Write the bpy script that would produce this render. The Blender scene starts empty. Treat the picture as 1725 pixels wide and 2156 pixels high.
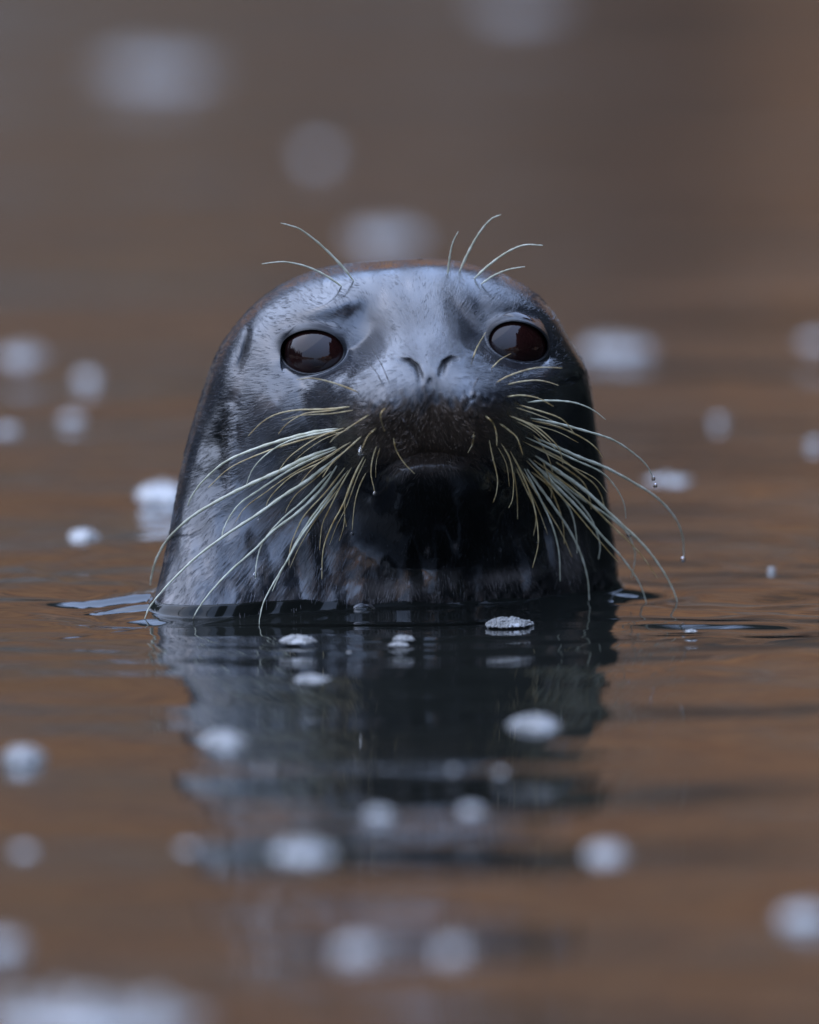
import bpy, math
import numpy as np
from mathutils import Vector, Matrix

rng = np.random.default_rng(7)
SC = bpy.context.scene
COL = SC.collection
R = math.radians

# ------------------------------------------------------------------ camera
ELEV = R(6.0)                 # the lens looks down at the water by this much
DIST = 9.2                    # metres from the lens to the seal
FRAME_W = 0.525               # metres across the frame at the seal
S = FRAME_W / 1725.0          # metres for one photo unit (photo read at 1725 x 2156)
LOOK = np.array([0, math.cos(ELEV), -math.sin(ELEV)])
UP = np.array([0, math.sin(ELEV), math.cos(ELEV)])
CAM = UP * ((1303 - 1078) * S) - LOOK * DIST
cam_data = bpy.data.cameras.new('camera')
cam = bpy.data.objects.new('camera', cam_data)
COL.objects.link(cam)
cam.location = CAM
cam.rotation_euler = (math.pi / 2 - ELEV, 0, 0)
cam_data.sensor_fit = 'HORIZONTAL'
cam_data.sensor_width = 24.0
cam_data.lens = 24.0 * DIST / FRAME_W
cam_data.clip_start = 0.1
cam_data.clip_end = 2000
cam_data.dof.use_dof = True
cam_data.dof.focus_distance = DIST + 0.0
cam_data.dof.aperture_fstop = 2.8
cam_data.dof.aperture_blades = 0
SC.camera = cam

# ------------------------------------------------------------------ sky, sun, exposure
SUN_EL, SUN_AZ = R(52), R(-75)
world = bpy.data.worlds.new('World')
SC.world = world
world.use_nodes = True
wn = world.node_tree
wn.nodes.clear()
sky = wn.nodes.new('ShaderNodeTexSky')
sky.sky_type = 'NISHITA'
sky.sun_disc = False
sky.sun_elevation = SUN_EL
sky.sun_rotation = SUN_AZ
sky.air_density = 1.0
sky.dust_density = 2.0
sky.ozone_density = 1.5
# overcast: an even cloud layer, a little brighter overhead, with some of the clear sky's light through it
wtc = wn.nodes.new('ShaderNodeTexCoord'); wsx = wn.nodes.new('ShaderNodeSeparateXYZ')
lum = wn.nodes.new('ShaderNodeMath'); lum.operation = 'MULTIPLY_ADD'; lum.use_clamp = False
lum.inputs[1].default_value = 5.6; lum.inputs[2].default_value = 2.7
cloud = wn.nodes.new('ShaderNodeMix'); cloud.data_type = 'RGBA'; cloud.blend_type = 'MULTIPLY'
cloud.inputs['Factor'].default_value = 1.0
cloud.inputs['B'].default_value = (0.58, 0.78, 1.28, 1)
ovc = wn.nodes.new('ShaderNodeMix'); ovc.data_type = 'RGBA'
ovc.inputs['Factor'].default_value = 0.85
bg = wn.nodes.new('ShaderNodeBackground')
bg.inputs['Strength'].default_value = 0.15
wout = wn.nodes.new('ShaderNodeOutputWorld')
wl = wn.links
wl.new(wtc.outputs['Generated'], wsx.inputs[0])
wl.new(wsx.outputs['Z'], lum.inputs[0])
wl.new(lum.outputs[0], cloud.inputs['A'])
wl.new(sky.outputs['Color'], ovc.inputs['A'])
wl.new(cloud.outputs['Result'], ovc.inputs['B'])
wl.new(ovc.outputs['Result'], bg.inputs['Color'])
wl.new(bg.outputs['Background'], wout.inputs['Surface'])

sun_data = bpy.data.lights.new('sun', 'SUN')
sun_data.energy = 0.5
sun_data.angle = R(100)
sun_data.color = (1.0, 0.97, 0.93)
sun = bpy.data.objects.new('sun', sun_data)
COL.objects.link(sun)
# sun_rotation turns clockwise from +Y seen from above
sdir = Vector((math.sin(SUN_AZ) * math.cos(SUN_EL), math.cos(SUN_AZ) * math.cos(SUN_EL), math.sin(SUN_EL)))
sun.rotation_euler = sdir.to_track_quat('Z', 'Y').to_euler()
sun.location = sdir * 30

SC.view_settings.view_transform = 'Standard'
SC.view_settings.look = 'None'
SC.view_settings.exposure = 1.22
SC.view_settings.gamma = 1.0
SC.view_settings.use_curve_mapping = False
SC.render.engine = 'CYCLES'
SC.cycles.use_denoising = True
SC.cycles.max_bounces = 8

# ------------------------------------------------------------------ helpers
def ray(px, py):
    px = np.asarray(px, float); py = np.asarray(py, float)
    d = LOOK * DIST
    return np.stack([(px - 862.5) * S, d[1] + UP[1] * (1078 - py) * S, d[2] + UP[2] * (1078 - py) * S], -1)

def at_depth(px, py, y):
    """the point seen at a photo position that lies at depth y"""
    d = ray(px, py)
    k = (np.asarray(y, float) - CAM[1]) / d[..., 1]
    return CAM + d * k[..., None]

def on_water(px, py, z=0.0):
    d = ray(px, py)
    k = (z - CAM[2]) / d[..., 2]
    return CAM + d * k[..., None]

def project(P):
    v = P - CAM
    dep = v @ LOOK
    return 862.5 + v[..., 0] / dep * DIST / S, 1078 - (v @ UP) / dep * DIST / S

def mesh_object(name, verts, faces, material=None, parent=None, smooth=True):
    me = bpy.data.meshes.new(name)
    verts = np.asarray(verts, np.float32)
    if isinstance(faces, np.ndarray):
        n, k = faces.shape
        me.vertices.add(len(verts)); me.vertices.foreach_set('co', verts.ravel())
        me.loops.add(n * k); me.loops.foreach_set('vertex_index', faces.astype(np.int32).ravel())
        me.polygons.add(n)
        me.polygons.foreach_set('loop_start', np.arange(0, n * k, k, dtype=np.int32))
        me.update(calc_edges=True); me.validate()
    else:
        me.from_pydata(verts.tolist(), [], faces)
    if smooth:
        me.polygons.foreach_set('use_smooth', np.ones(len(me.polygons), bool))
    if material:
        me.materials.append(material)
    ob = bpy.data.objects.new(name, me)
    COL.objects.link(ob)
    if parent:
        ob.parent = parent
    return ob

def tag(o, label=None, category=None, group=None, kind=None):
    if label: o['label'] = label
    if category: o['category'] = category
    if group: o['group'] = group
    if kind: o['kind'] = kind
    return o

def grid_faces(nr, nc, wrap):
    i = np.arange(nr - 1)[:, None]; j = np.arange(nc if wrap else nc - 1)[None, :]
    j2 = (j + 1) % nc
    return np.stack([(i * nc + j), (i * nc + j2), ((i + 1) * nc + j2), ((i + 1) * nc + j)], -1).reshape(-1, 4)

def smooth01(t):
    t = np.clip(t, 0, 1)
    return t * t * (3 - 2 * t)

def waves(seed, n, lam0, lam1):
    """a bundle of sine waves: gives smooth uneven fields"""
    g = np.random.default_rng(seed)
    lam = np.exp(g.uniform(math.log(lam0), math.log(lam1), n))
    ang = g.uniform(0, 2 * math.pi, n)
    return lam, ang, g.uniform(0, 2 * math.pi, n), g

def field(x, y, seed, n, lam0, lam1):
    lam, ang, ph, _ = waves(seed, n, lam0, lam1)
    out = np.zeros(np.broadcast(x, y).shape)
    for l, a, p in zip(lam, ang, ph):
        out += np.sin(2 * math.pi / l * (x * math.cos(a) + y * math.sin(a)) + p)
    return out / math.sqrt(n / 2)

class Nodes:
    def __init__(self, name):
        self.m = bpy.data.materials.new(name)
        self.m.use_nodes = True
        self.t = self.m.node_tree
        self.t.nodes.clear()
        self.out = self.new('ShaderNodeOutputMaterial')
        self.p = self.new('ShaderNodeBsdfPrincipled')
        self.link(self.p.outputs['BSDF'], self.out.inputs['Surface'])
    def new(self, k, **kw):
        n = self.t.nodes.new(k)
        for a, v in kw.items():
            setattr(n, a, v)
        return n
    def link(self, a, b):
        self.t.links.new(a, b)
    def coord(self, which='Object', scale=(1, 1, 1)):
        c = self.new('ShaderNodeTexCoord'); m = self.new('ShaderNodeMapping')
        m.inputs['Scale'].default_value = scale
        self.link(c.outputs[which], m.inputs['Vector'])
        return m.outputs['Vector']
    def noise(self, vec, scale, detail=3, rough=0.5, dist=0.0):
        n = self.new('ShaderNodeTexNoise')
        n.inputs['Scale'].default_value = scale; n.inputs['Detail'].default_value = detail
        n.inputs['Roughness'].default_value = rough; n.inputs['Distortion'].default_value = dist
        if vec is not None: self.link(vec, n.inputs['Vector'])
        return n.outputs['Fac']
    def ramp(self, fac, stops, interp='LINEAR'):
        r = self.new('ShaderNodeValToRGB'); r.color_ramp.interpolation = interp
        while len(r.color_ramp.elements) < len(stops): r.color_ramp.elements.new(0.5)
        for e, (p, c) in zip(r.color_ramp.elements, stops):
            e.position = p; e.color = c if len(c) == 4 else (*c, 1)
        self.link(fac, r.inputs['Fac'])
        return r.outputs['Color']
    def mix(self, fac, a, b, blend='MIX'):
        m = self.new('ShaderNodeMix', data_type='RGBA', blend_type=blend)
        for k, v in (('Factor', fac), ('A', a), ('B', b)):
            if hasattr(v, 'links') or hasattr(v, 'is_output'): self.link(v, m.inputs[k])
            else: m.inputs[k].default_value = v
        return m.outputs['Result']
    def math(self, op, a, b=None):
        m = self.new('ShaderNodeMath', operation=op)
        for i, v in enumerate((a, b)):
            if v is None: continue
            if hasattr(v, 'is_output'): self.link(v, m.inputs[i])
            else: m.inputs[i].default_value = v
        return m.outputs[0]
    def bump(self, h, dist, strength=1.0, normal=None):
        b = self.new('ShaderNodeBump')
        b.inputs['Strength'].default_value = strength; b.inputs['Distance'].default_value = dist
        self.link(h, b.inputs['Height'])
        if normal is not None: self.link(normal, b.inputs['Normal'])
        return b.outputs['Normal']
    def set(self, **kw):
        for k, v in kw.items():
            k = k.replace('_', ' ')
            if hasattr(v, 'is_output'): self.link(v, self.p.inputs[k])
            else: self.p.inputs[k].default_value = v

def attr(n, name, out='Color'):
    a = n.new('ShaderNodeAttribute'); a.attribute_name = name
    return a.outputs[out]

# ------------------------------------------------------------------ materials
def mat_water():
    n = Nodes('water')
    v = n.coord('Object', (0.35, 1, 1))
    big = n.noise(v, 3.2, 2, 0.45, 0.4)
    v2 = n.coord('Object', (0.35, 1, 1))
    mid = n.noise(v2, 14, 2, 0.5, 0.6)
    fine = n.noise(v2, 55, 2, 0.5, 0.3)
    nb = n.bump(big, 0.012)
    nb = n.bump(mid, 0.0016, 1.0, nb)
    nb = n.bump(fine, 0.00012, 1.0, nb)
    n.set(Base_Color=(0.012, 0.013, 0.011, 1), Roughness=0.015, IOR=1.333, Normal=nb)
    return n.m

def mat_shore():
    n = Nodes('shore')
    v = n.coord('Object')
    a = n.noise(v, 0.22, 6, 0.62)
    b = n.noise(v, 1.1, 6, 0.6)
    geo = n.new('ShaderNodeSeparateXYZ'); n.link(v, geo.inputs[0])
    rock = n.ramp(b, [(0.3, (0.02, 0.018, 0.011)), (0.48, (0.13, 0.09, 0.056)), (0.62, (0.42, 0.36, 0.29))])
    weed = n.ramp(b, [(0.3, (0.06, 0.035, 0.010)), (0.48, (0.34, 0.12, 0.026)), (0.64, (0.52, 0.22, 0.055))])
    hz_ = n.math('MULTIPLY', n.math('SUBTRACT', geo.outputs['Z'], 2.0), 0.055)
    fac = n.ramp(n.math('ADD', a, hz_), [(0.42, (0, 0, 0)), (0.56, (1, 1, 1))])
    c = n.mix(fac, rock, weed)
    tone_patch = n.noise(n.coord('Object', (1, 1, 2.2)), 0.16, 4, 0.55)       # darker brown tone in broad patches
    c = n.mix(n.ramp(tone_patch, [(0.42, (0.6, 0.6, 0.6)), (0.58, (0, 0, 0))]), c, (0.115, 0.078, 0.040, 1))
    n.set(Base_Color=c, Roughness=0.85, Normal=n.bump(b, 0.3))
    return n.m

def mat_leaf():
    n = Nodes('needles')
    a = n.noise(n.coord('Object'), 0.8, 3)
    n.set(Base_Color=n.ramp(a, [(0.3, (0.010, 0.014, 0.007)), (0.7, (0.035, 0.040, 0.017))]), Roughness=0.8)
    return n.m

def mat_bark():
    n = Nodes('bark')
    n.set(Base_Color=n.ramp(n.noise(n.coord('Object', (4, 4, 1)), 3), [(0.3, (0.03, 0.022, 0.018)), (0.7, (0.10, 0.08, 0.065))]), Roughness=0.9)
    return n.m

def mat_foam():
    n = Nodes('foam')
    v = n.coord('Object')
    a = n.noise(v, 240, 3, 0.6)
    n.set(Base_Color=n.ramp(a, [(0.3, (0.24, 0.23, 0.21)), (0.7, (0.46, 0.44, 0.40))]), Roughness=0.12, IOR=1.33, Transmission_Weight=0.12,
          Normal=n.bump(a, 0.0005))
    return n.m

def mat_eye():
    n = Nodes('eye')
    a = n.noise(n.coord('Object'), 60, 4, 0.6)
    n.set(Base_Color=n.ramp(a, [(0.3, (0.006, 0.003, 0.003)), (0.7, (0.020, 0.006, 0.005))]), Roughness=0.03, IOR=1.42,
          Coat_Weight=0.3, Coat_Roughness=0.02, Coat_IOR=1.38)
    return n.m

def mat_whisker(name, lo, hi):
    n = Nodes(name)
    a = n.noise(n.coord('Object'), 150, 2)
    n.set(Base_Color=n.ramp(a, [(0.35, lo), (0.65, hi)]), Roughness=0.3, IOR=1.5)
    return n.m

def mat_drop():
    n = Nodes('clear_water')
    r = n.noise(n.coord('Object'), 200, 1)
    n.set(Base_Color=(1, 1, 1, 1), Roughness=0.0, IOR=1.333, Transmission_Weight=1.0, Normal=n.bump(r, 0.00005))
    return n.m

def mat_fur():
    n = Nodes('wet_fur')
    coat = attr(n, 'coat')
    wet = attr(n, 'wet', 'Fac')
    uv = n.new('ShaderNodeUVMap'); uv.uv_map = 'flow'
    m1 = n.new('ShaderNodeMapping'); m1.inputs['Scale'].default_value = (1, 0.09, 1)
    n.link(uv.outputs['UV'], m1.inputs['Vector'])
    m2 = n.new('ShaderNodeMapping'); m2.inputs['Scale'].default_value = (1, 0.16, 1)
    n.link(uv.outputs['UV'], m2.inputs['Vector'])
    strand = n.noise(m1.outputs['Vector'], 900, 3, 0.6, 0.25)
    clump = n.noise(m2.outputs['Vector'], 210, 3, 0.6, 0.5)
    patch = n.noise(m2.outputs['Vector'], 60, 4, 0.6, 0.5)
    streak = n.ramp(clump, [(0.25, (0.75, 0.75, 0.75)), (0.75, (1.25, 1.24, 1.22))])
    c = n.mix(1.0, coat, streak, 'MULTIPLY')
    fine = n.ramp(strand, [(0.3, (0.6, 0.6, 0.6)), (0.7, (1.35, 1.35, 1.35))])
    c = n.mix(1.0, c, fine, 'MULTIPLY')
    dry = n.math('SUBTRACT', 1.0, wet)
    flat = n.math('SUBTRACT', 1.0, n.math('MULTIPLY', wet, 0.8))
    nb = n.bump(n.math('MULTIPLY', clump, flat), 0.0003, 0.7)
    nb = n.bump(n.math('MULTIPLY', strand, flat), 0.00045, 1.0, nb)
    tuft = n.noise(m2.outputs['Vector'], 420, 3, 0.65, 0.8)
    tuft = n.math('MULTIPLY', tuft, attr(n, 'clumped', 'Fac'))
    nb = n.bump(tuft, 0.0032, 1.0, nb)
    rough = n.math('ADD', n.math('MULTIPLY', dry, 0.14), 0.10)
    rough = n.math('ADD', rough, n.math('MULTIPLY', n.math('SUBTRACT', 1.0, attr(n, 'gloss', 'Fac')), 0.35))
    rough = n.math('ADD', rough, n.math('MULTIPLY', n.math('SUBTRACT', patch, 0.5), 0.15))
    n.set(Base_Color=c, Roughness=rough, IOR=1.55, Specular_IOR_Level=attr(n, 'gloss', 'Fac'), Normal=nb,
          Coat_Weight=n.math('MULTIPLY', wet, 0.6), Coat_Roughness=0.08, Coat_IOR=1.33)
    return n.m

M_WATER, M_SHORE, M_LEAF, M_BARK = mat_water(), mat_shore(), mat_leaf(), mat_bark()
M_FOAM, M_EYE, M_DROP, M_FUR = mat_foam(), mat_eye(), mat_drop(), mat_fur()
def mat_hair():
    n = Nodes('guard_hair')
    n.set(Base_Color=attr(n, 'coat'), Roughness=0.25, IOR=1.6, Specular_IOR_Level=1.0)
    return n.m
M_HAIR = mat_hair()
M_PALE = mat_whisker('pale_whisker', (0.44, 0.43, 0.29), (0.66, 0.65, 0.50))
M_AMBER = mat_whisker('amber_whisker', (0.36, 0.23, 0.075), (0.58, 0.47, 0.25))
M_DARK = mat_whisker('dark_whisker', (0.02, 0.018, 0.02), (0.08, 0.05, 0.035))

# ------------------------------------------------------------------ the seal's head: outline, depth, sculpted relief
LEFT = np.array([(320, 1285), (345, 1190), (362, 1100), (378, 1000), (395, 930), (410, 880), (425, 830), (445, 770), (470, 720),
                 (505, 675), (550, 630), (600, 597), (650, 575), (700, 562), (760, 554), (830, 549)], float)
RIGHT = np.array([(1305, 1250), (1300, 1190), (1292, 1130), (1283, 1060), (1275, 1000), (1262, 940), (1255, 880), (1247, 820), (1230, 765),
                  (1200, 715), (1172, 668), (1150, 640), (1120, 613), (1080, 590), (1030, 570), (990, 557), (950, 549)], float)
TOP = (885, 545.5, 0.12)
def yl_of(py): return np.interp(py, [545, 745, 900, 1100, 1285], [.12, .11, .10, .08, .055])
def yr_of(py): return np.interp(py, [545, 745, 900, 1100, 1250], [.12, .11, .12, .135, .15])
PL = at_depth(LEFT[:, 0], LEFT[:, 1], yl_of(LEFT[:, 1]))
PR = at_depth(RIGHT[:, 0], RIGHT[:, 1], yr_of(RIGHT[:, 1]))
PT = at_depth(*TOP)
ZT = float(PT[2]); ZB = -0.16
def side_table(P, py, yfun, sgn):
    z = np.concatenate([P[:, 2], [ZT]]); x = np.concatenate([P[:, 0], [PT[0]]]); y = np.concatenate([yfun(py), [PT[1]]])
    # below the water the neck goes on widening into the body
    zz = np.array([ZB, -0.08]); dx = np.array([0.055, 0.024]) * sgn
    z = np.concatenate([zz, z]); x = np.concatenate([x[0] + dx, x]); y = np.concatenate([[y[0] + .02, y[0] + .01], y])
    o = np.argsort(z)
    return z[o], x[o], y[o]
ZL, XL, YL = side_table(PL, LEFT[:, 1], yl_of, -1)
ZR, XR, YR = side_table(PR, RIGHT[:, 1], yr_of, 1)

def smooth_interp(q, qs, v):
    """interpolation with rounded corners"""
    out = np.zeros_like(q); tot = 0
    span = qs.max() - qs.min()
    for o in np.linspace(-1, 1, 9):
        w = 1 - abs(o) * 0.9
        out += w * np.interp(np.clip(q + o * span * 0.022, qs.min(), qs.max()), qs, v); tot += w
    return out / tot

NR, NF, NB = 620, 760, 150
t = np.linspace(0, 1, NR)
zrow = np.where(t < 0.12, ZB + (0 - 0.012 - ZB) * (t / 0.12), 0)
up = (t - 0.12) / 0.88
sel = t >= 0.12
zrow[sel] = -0.012 + (ZT - 1e-6 + 0.012) * np.sin(up[sel] * math.pi / 2 * 0.9994) ** 0.92
qrow = np.sqrt(np.maximum(ZT - zrow, 0))
xl = smooth_interp(-qrow, -np.sqrt(np.maximum(ZT - ZL, 0)), XL); xr = smooth_interp(-qrow, -np.sqrt(np.maximum(ZT - ZR, 0)), XR)
yl = smooth_interp(-qrow, -np.sqrt(np.maximum(ZT - ZL, 0)), YL); yr = smooth_interp(-qrow, -np.sqrt(np.maximum(ZT - ZR, 0)), YR)
fade = smooth01(qrow / 0.03)
cx = (xl + xr) / 2; wx = (xr - xl) / 2
wx = np.maximum(wx, 1e-5)
vv = np.clip((zrow - 0.10) / (ZT - 0.10), 0, 1)
dome = (1 - vv ** 3.2) ** (1 / 3.2)
ffront = np.interp(zrow, [ZB, -.05, 0, .05, .10, .16, ZT], [.10, .066, .062, .066, .080, .105, .105]) * dome
fback = np.interp(zrow, [ZB, -.05, 0, .05, .10, ZT], [.17, .13, .12, .115, .11, .10]) * (1 - vv ** 2.2) ** (1 / 2.2)
def even_rows(v, reach=.022):
    return sum(np.interp(np.clip(zrow + q_, ZB, ZT), zrow, v) for q_ in np.linspace(-reach, reach, 11)) / 11
lowz = smooth01((.17 - zrow) / .05)
ffront = even_rows(ffront) * lowz + ffront * (1 - lowz); fback = even_rows(fback) * lowz + fback * (1 - lowz)
xl = even_rows(xl, .008) * lowz + xl * (1 - lowz); xr = even_rows(xr, .008) * lowz + xr * (1 - lowz)
cx = (xl + xr) / 2; wx = np.maximum((xr - xl) / 2, 1e-5)
th = np.concatenate([np.linspace(math.pi, 2 * math.pi, NF, endpoint=False), np.linspace(0, math.pi, NB, endpoint=False)])
NCOL = NF + NB
cs, sn = np.cos(th), np.sin(th)          # the front half has sin < 0
n_ex = 2.25
u = np.sign(cs) * np.abs(cs) ** (2 / n_ex); pr = np.abs(sn) ** (2 / n_ex)
X = cx[:, None] + wx[:, None] * u[None, :]
Z = np.repeat(zrow[:, None], NCOL, 1)
ymid = yl[:, None] + (yr - yl)[:, None] * (u[None, :] + 1) / 2
front = (sn < 0)[None, :]
Y = ymid + np.where(front, -ffront[:, None] * pr, fback[:, None] * pr)

# snout: a ridge from the forehead to the lips and chin, joined softly to the head
RIDGE = np.array([  # photo row, depth of the middle, middle, half width, drop at the half width
    (545, .150, 872, 200, .030), (560, .098, 872, 190, .030), (600, .058, 872, 160, .028), (650, .030, 878, 125, .030), (700, .006, 888, 105, .036), (740, -.020, 897, 125, .040),
    (770, -.041, 903, 165, .046), (800, -.055, 906, 205, .052), (825, -.060, 907, 222, .056), (850, -.0585, 907, 228, .058), (885, -.050, 906, 226, .058),
    (920, -.037, 904, 214, .055), (955, -.022, 902, 198, .052), (1000, -.013, 902, 175, .048), (1050, .004, 900, 160, .040),
    (1100, .024, 890, 150, .03), (1160, .046, 870, 150, .02), (1240, .085, 850, 150, .02)], float)
rP = at_depth(RIDGE[:, 2], RIDGE[:, 0], RIDGE[:, 1])
o = np.argsort(rP[:, 2]); rz = rP[o, 2]
def rint(v):
    ker = np.linspace(-1, 1, 7)
    return sum(np.interp(zrow + k * .006, rz, v) for k in ker) / 7
ry, rx, rw, rh = rint(RIDGE[o, 1]), rint(rP[o, 0]), rint(RIDGE[o, 3] * S), rint(RIDGE[o, 4])
a = np.abs(X - rx[:, None]) / rw[:, None]
ridge = ry[:, None] + rh[:, None] * (a ** 2.6)
inz = smooth01((zrow - rz.min()) / .02)[:, None]
ridge = ridge + (1 - inz) * .05
k = 0.022
h = np.clip(0.5 + 0.5 * (Y - ridge) / k, 0, 1)
Ym = Y * (1 - h) + ridge * h - k * h * (1 - h)
Y = np.where(front, Ym, Y)

P = np.stack([X, Y, Z], -1)
PX, PY = project(P)
FR = np.repeat(smooth01((-sn) / 0.12)[None, :], NR, 0) * front   # relief only in front

def gauss(cx_, cy_, rx_, ry_, rot=0.0, power=2):
    dx, dy = PX - cx_, PY - cy_
    c, s_ = math.cos(R(rot)), math.sin(R(rot))
    a_ = (dx * c + dy * s_) / rx_; b_ = (-dx * s_ + dy * c) / ry_
    return np.exp(-((a_ * a_ + b_ * b_) ** (power / 2)))

def line_dist(pts):
    """distance in photo units to a polyline, and the position along it"""
    best = np.full(PX.shape, 1e9); along = np.zeros(PX.shape)
    pts = np.asarray(pts, float); n = len(pts) - 1
    for i in range(n):
        p, q = pts[i], pts[i + 1]; d = q - p
        tt = np.clip(((PX - p[0]) * d[0] + (PY - p[1]) * d[1]) / (d @ d), 0, 1)
        dd = np.hypot(PX - p[0] - tt * d[0], PY - p[1] - tt * d[1])
        m = dd < best
        best = np.where(m, dd, best); along = np.where(m, (i + tt) / n, along)
    return best, along

D = np.zeros_like(Y)      # depth relief in metres, positive goes into the head
def crease(pts, width, depth, lip=0.0):
    d, al = line_dist(pts)
    taper = np.sin(np.clip(al, 0.02, 0.98) * math.pi) ** 0.5
    return depth * np.exp(-(d / width) ** 2) * taper - lip * np.exp(-((d - width * 2.2) / width) ** 2) * taper

EYES = [dict(c=(657, 743), a=64, b=46, rot=-4, r=.0245), dict(c=(1092, 724), a=60, b=46, rot=3, r=.0245)]
D -= .022 * gauss(420, 1300, 140, 210) + .007 * gauss(1200, 1240, 90, 150)                             # chest on the side turned to the lens
# cheeks, whisker pads, brow, chin
D -= .012 * gauss(795, 880, 85, 70, -10) + .012 * gauss(1020, 872, 85, 70, 10)
D -= .003 * gauss(912, 1015, 95, 50)                              # chin
D += .0035 * gauss(906, 880, 14, 60) + .002 * gauss(906, 830, 26, 50)  # groove of the upper lip
D += crease([(782, 1040), (800, 1000), (835, 972), (880, 958), (930, 956), (985, 966), (1030, 990), (1058, 1030)], 15, .014, .0004)
D -= .007 * gauss(690, 640, 85, 30, -18) + .006 * gauss(1085, 640, 70, 26, 18)   # brow ridges
D += .008 * gauss(765, 700, 46, 85, 12) + .008 * gauss(1012, 700, 40, 75, -14)   # hollows beside the bridge
D += .0015 * gauss(640, 845, 90, 45, -15)
D += crease([(640, 640), (668, 622), (705, 614), (742, 618)], 11, .0015, .0004)
D += crease([(590, 690), (560, 740), (500, 850)], 30, .002)
D -= .010 * gauss(640, 885, 120, 85) - .004 * gauss(1170, 880, 70, 90)       # full cheeks
D += crease([(945, 625), (965, 655), (985, 690), (1000, 722)], 13, .0045, .0015) + crease([(772, 722), (745, 770), (705, 840)], 13, .0025, .0008) + crease([(945, 742), (985, 748), (1030, 765)], 9, .002, .0006)
# ear hole with a soft front lip
D += crease([(522, 690), (519, 720), (512, 750), (500, 782)], 7, .005, 0) + .0015 * gauss(502, 755, 16, 50, 12)
# sockets and lids
OPEN = np.zeros_like(Y)
for e in EYES:
    D += .007 * gauss(*e['c'], 100, 78)
    c, s_ = math.cos(R(e['rot'])), math.sin(R(e['rot']))
    dx, dy = PX - e['c'][0], PY - e['c'][1]
    ua = (dx * c + dy * s_) / e['a']; ub = (-dx * s_ + dy * c); ub = np.where(ub > 0, ub / (e['b'] * .93), ub / (e['b'] * 1.04))
    ub = ub + .06 * ua * (-1 if e['c'][0] > 862 else -1)
    e['q'] = np.sqrt(ua * ua + ub * ub); e['ub'] = ub
    rim = np.exp(-((e['q'] - 1.22) / .16) ** 2)
    D -= .0022 * np.clip(-ub, 0, 1) * rim
    e['hole'] = smooth01((1.06 - e['q']) / .12)
    D += crease([(e['c'][0] - 70, e['c'][1] + 30), (e['c'][0] - 10, e['c'][1] + 66), (e['c'][0] + 55, e['c'][1] + 45)], 8, .0012)
D += crease([(612, 752), (592, 772)], 6, .002) + crease([(712, 752), (728, 764)], 6, .002) + crease([(1040, 735), (1026, 728)], 6, .002) + crease([(1142, 745), (1158, 756)], 6, .002)
# nostrils
D += crease([(838, 757), (862, 760), (878, 772), (884, 788), (887, 802)], 5.5, .0075, .0003)
D += crease([(972, 757), (950, 756), (937, 764), (932, 776), (929, 790)], 6, .0085, .0003)
D -= .004 * gauss(906, 780, 24, 22)
D += crease([(906, 795), (906, 812)], 5, .002)
# rows of bumps where the whiskers grow
DOTS = np.zeros_like(Y)
for side, (bx, by), sg in ((0, (770, 900), -1), (1, (1045, 890), 1)):
    for r_ in range(6):
        for c_ in range(7):
            px_ = bx + sg * (c_ * 17 - 52) + (r_ % 2) * 8 + rng.uniform(-4, 4)
            py_ = by + r_ * 20 - 62 + c_ * 3 + rng.uniform(-4, 4)
            D -= .0010 * gauss(px_, py_, 7, 6); DOTS = DOTS + gauss(px_, py_ + 3, 4, 4)
# skin folds, uneven flesh
D += .00035 * field(PX, PY, 3, 14, 70, 190) + .00005 * field(PX, PY, 4, 16, 18, 50)
throat = smooth01((PY - 1000) / 120)
D += throat * .0007 * field(PX * 1.0, PY * 0.45, 5, 10, 50, 120)
D *= FR
Y = Y + D
for e in EYES:
    ring = (np.abs(e['q'] - 1.12) < .08) & front
    A_ = np.stack([np.ones(ring.sum()), X[ring], Z[ring]], -1)
    co = np.linalg.lstsq(A_, Y[ring], rcond=None)[0]
    c0 = at_depth(*e['c'], 0.0)
    for _ in range(3):
        c0 = at_depth(*e['c'], co @ np.array([1, c0[0], c0[2]]))
    nrm = np.array([co[1], -1, co[2]]); nrm /= np.linalg.norm(nrm)
    nrm = np.array([.34 if e['c'][0] > 862 else -.34, -1, .24]); nrm /= np.linalg.norm(nrm)
    e['centre'] = c0 - nrm * .0198
    q2 = (X - e['centre'][0]) ** 2 + (Z - e['centre'][2]) ** 2
    lid = e['centre'][1] - np.sqrt(np.maximum((e['r'] + .0022) ** 2 - q2, 1e-9))
    wl_ = np.exp(-(np.clip(np.abs(e['q'] - 1.06) - .06, 0, 9) / .13) ** 2) * (q2 < (e['r'] + .002) ** 2) * FR
    Y = Y * (1 - wl_) + lid * wl_
    e['hole'] = smooth01((1.04 - e['q']) / .07)
    Y = Y + e['hole'] * FR * .020
P = np.stack([X, Y, Z], -1)
PX, PY = project(P)

# closed top: last row collapses to a point
def surface_depth(px, py):
    """depth of the front of the head at a photo position (nan outside)"""
    px = np.atleast_1d(px); py = np.atleast_1d(py); out = np.full(px.shape, np.nan)
    for i, (a_, b_) in enumerate(zip(px, py)):
        d2 = (PX[:, :NF] - a_) ** 2 + (PY[:, :NF] - b_) ** 2
        kk = np.argmin(d2)
        if d2.ravel()[kk] < 12: out[i] = Y[:, :NF].ravel()[kk]
    return out

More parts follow.
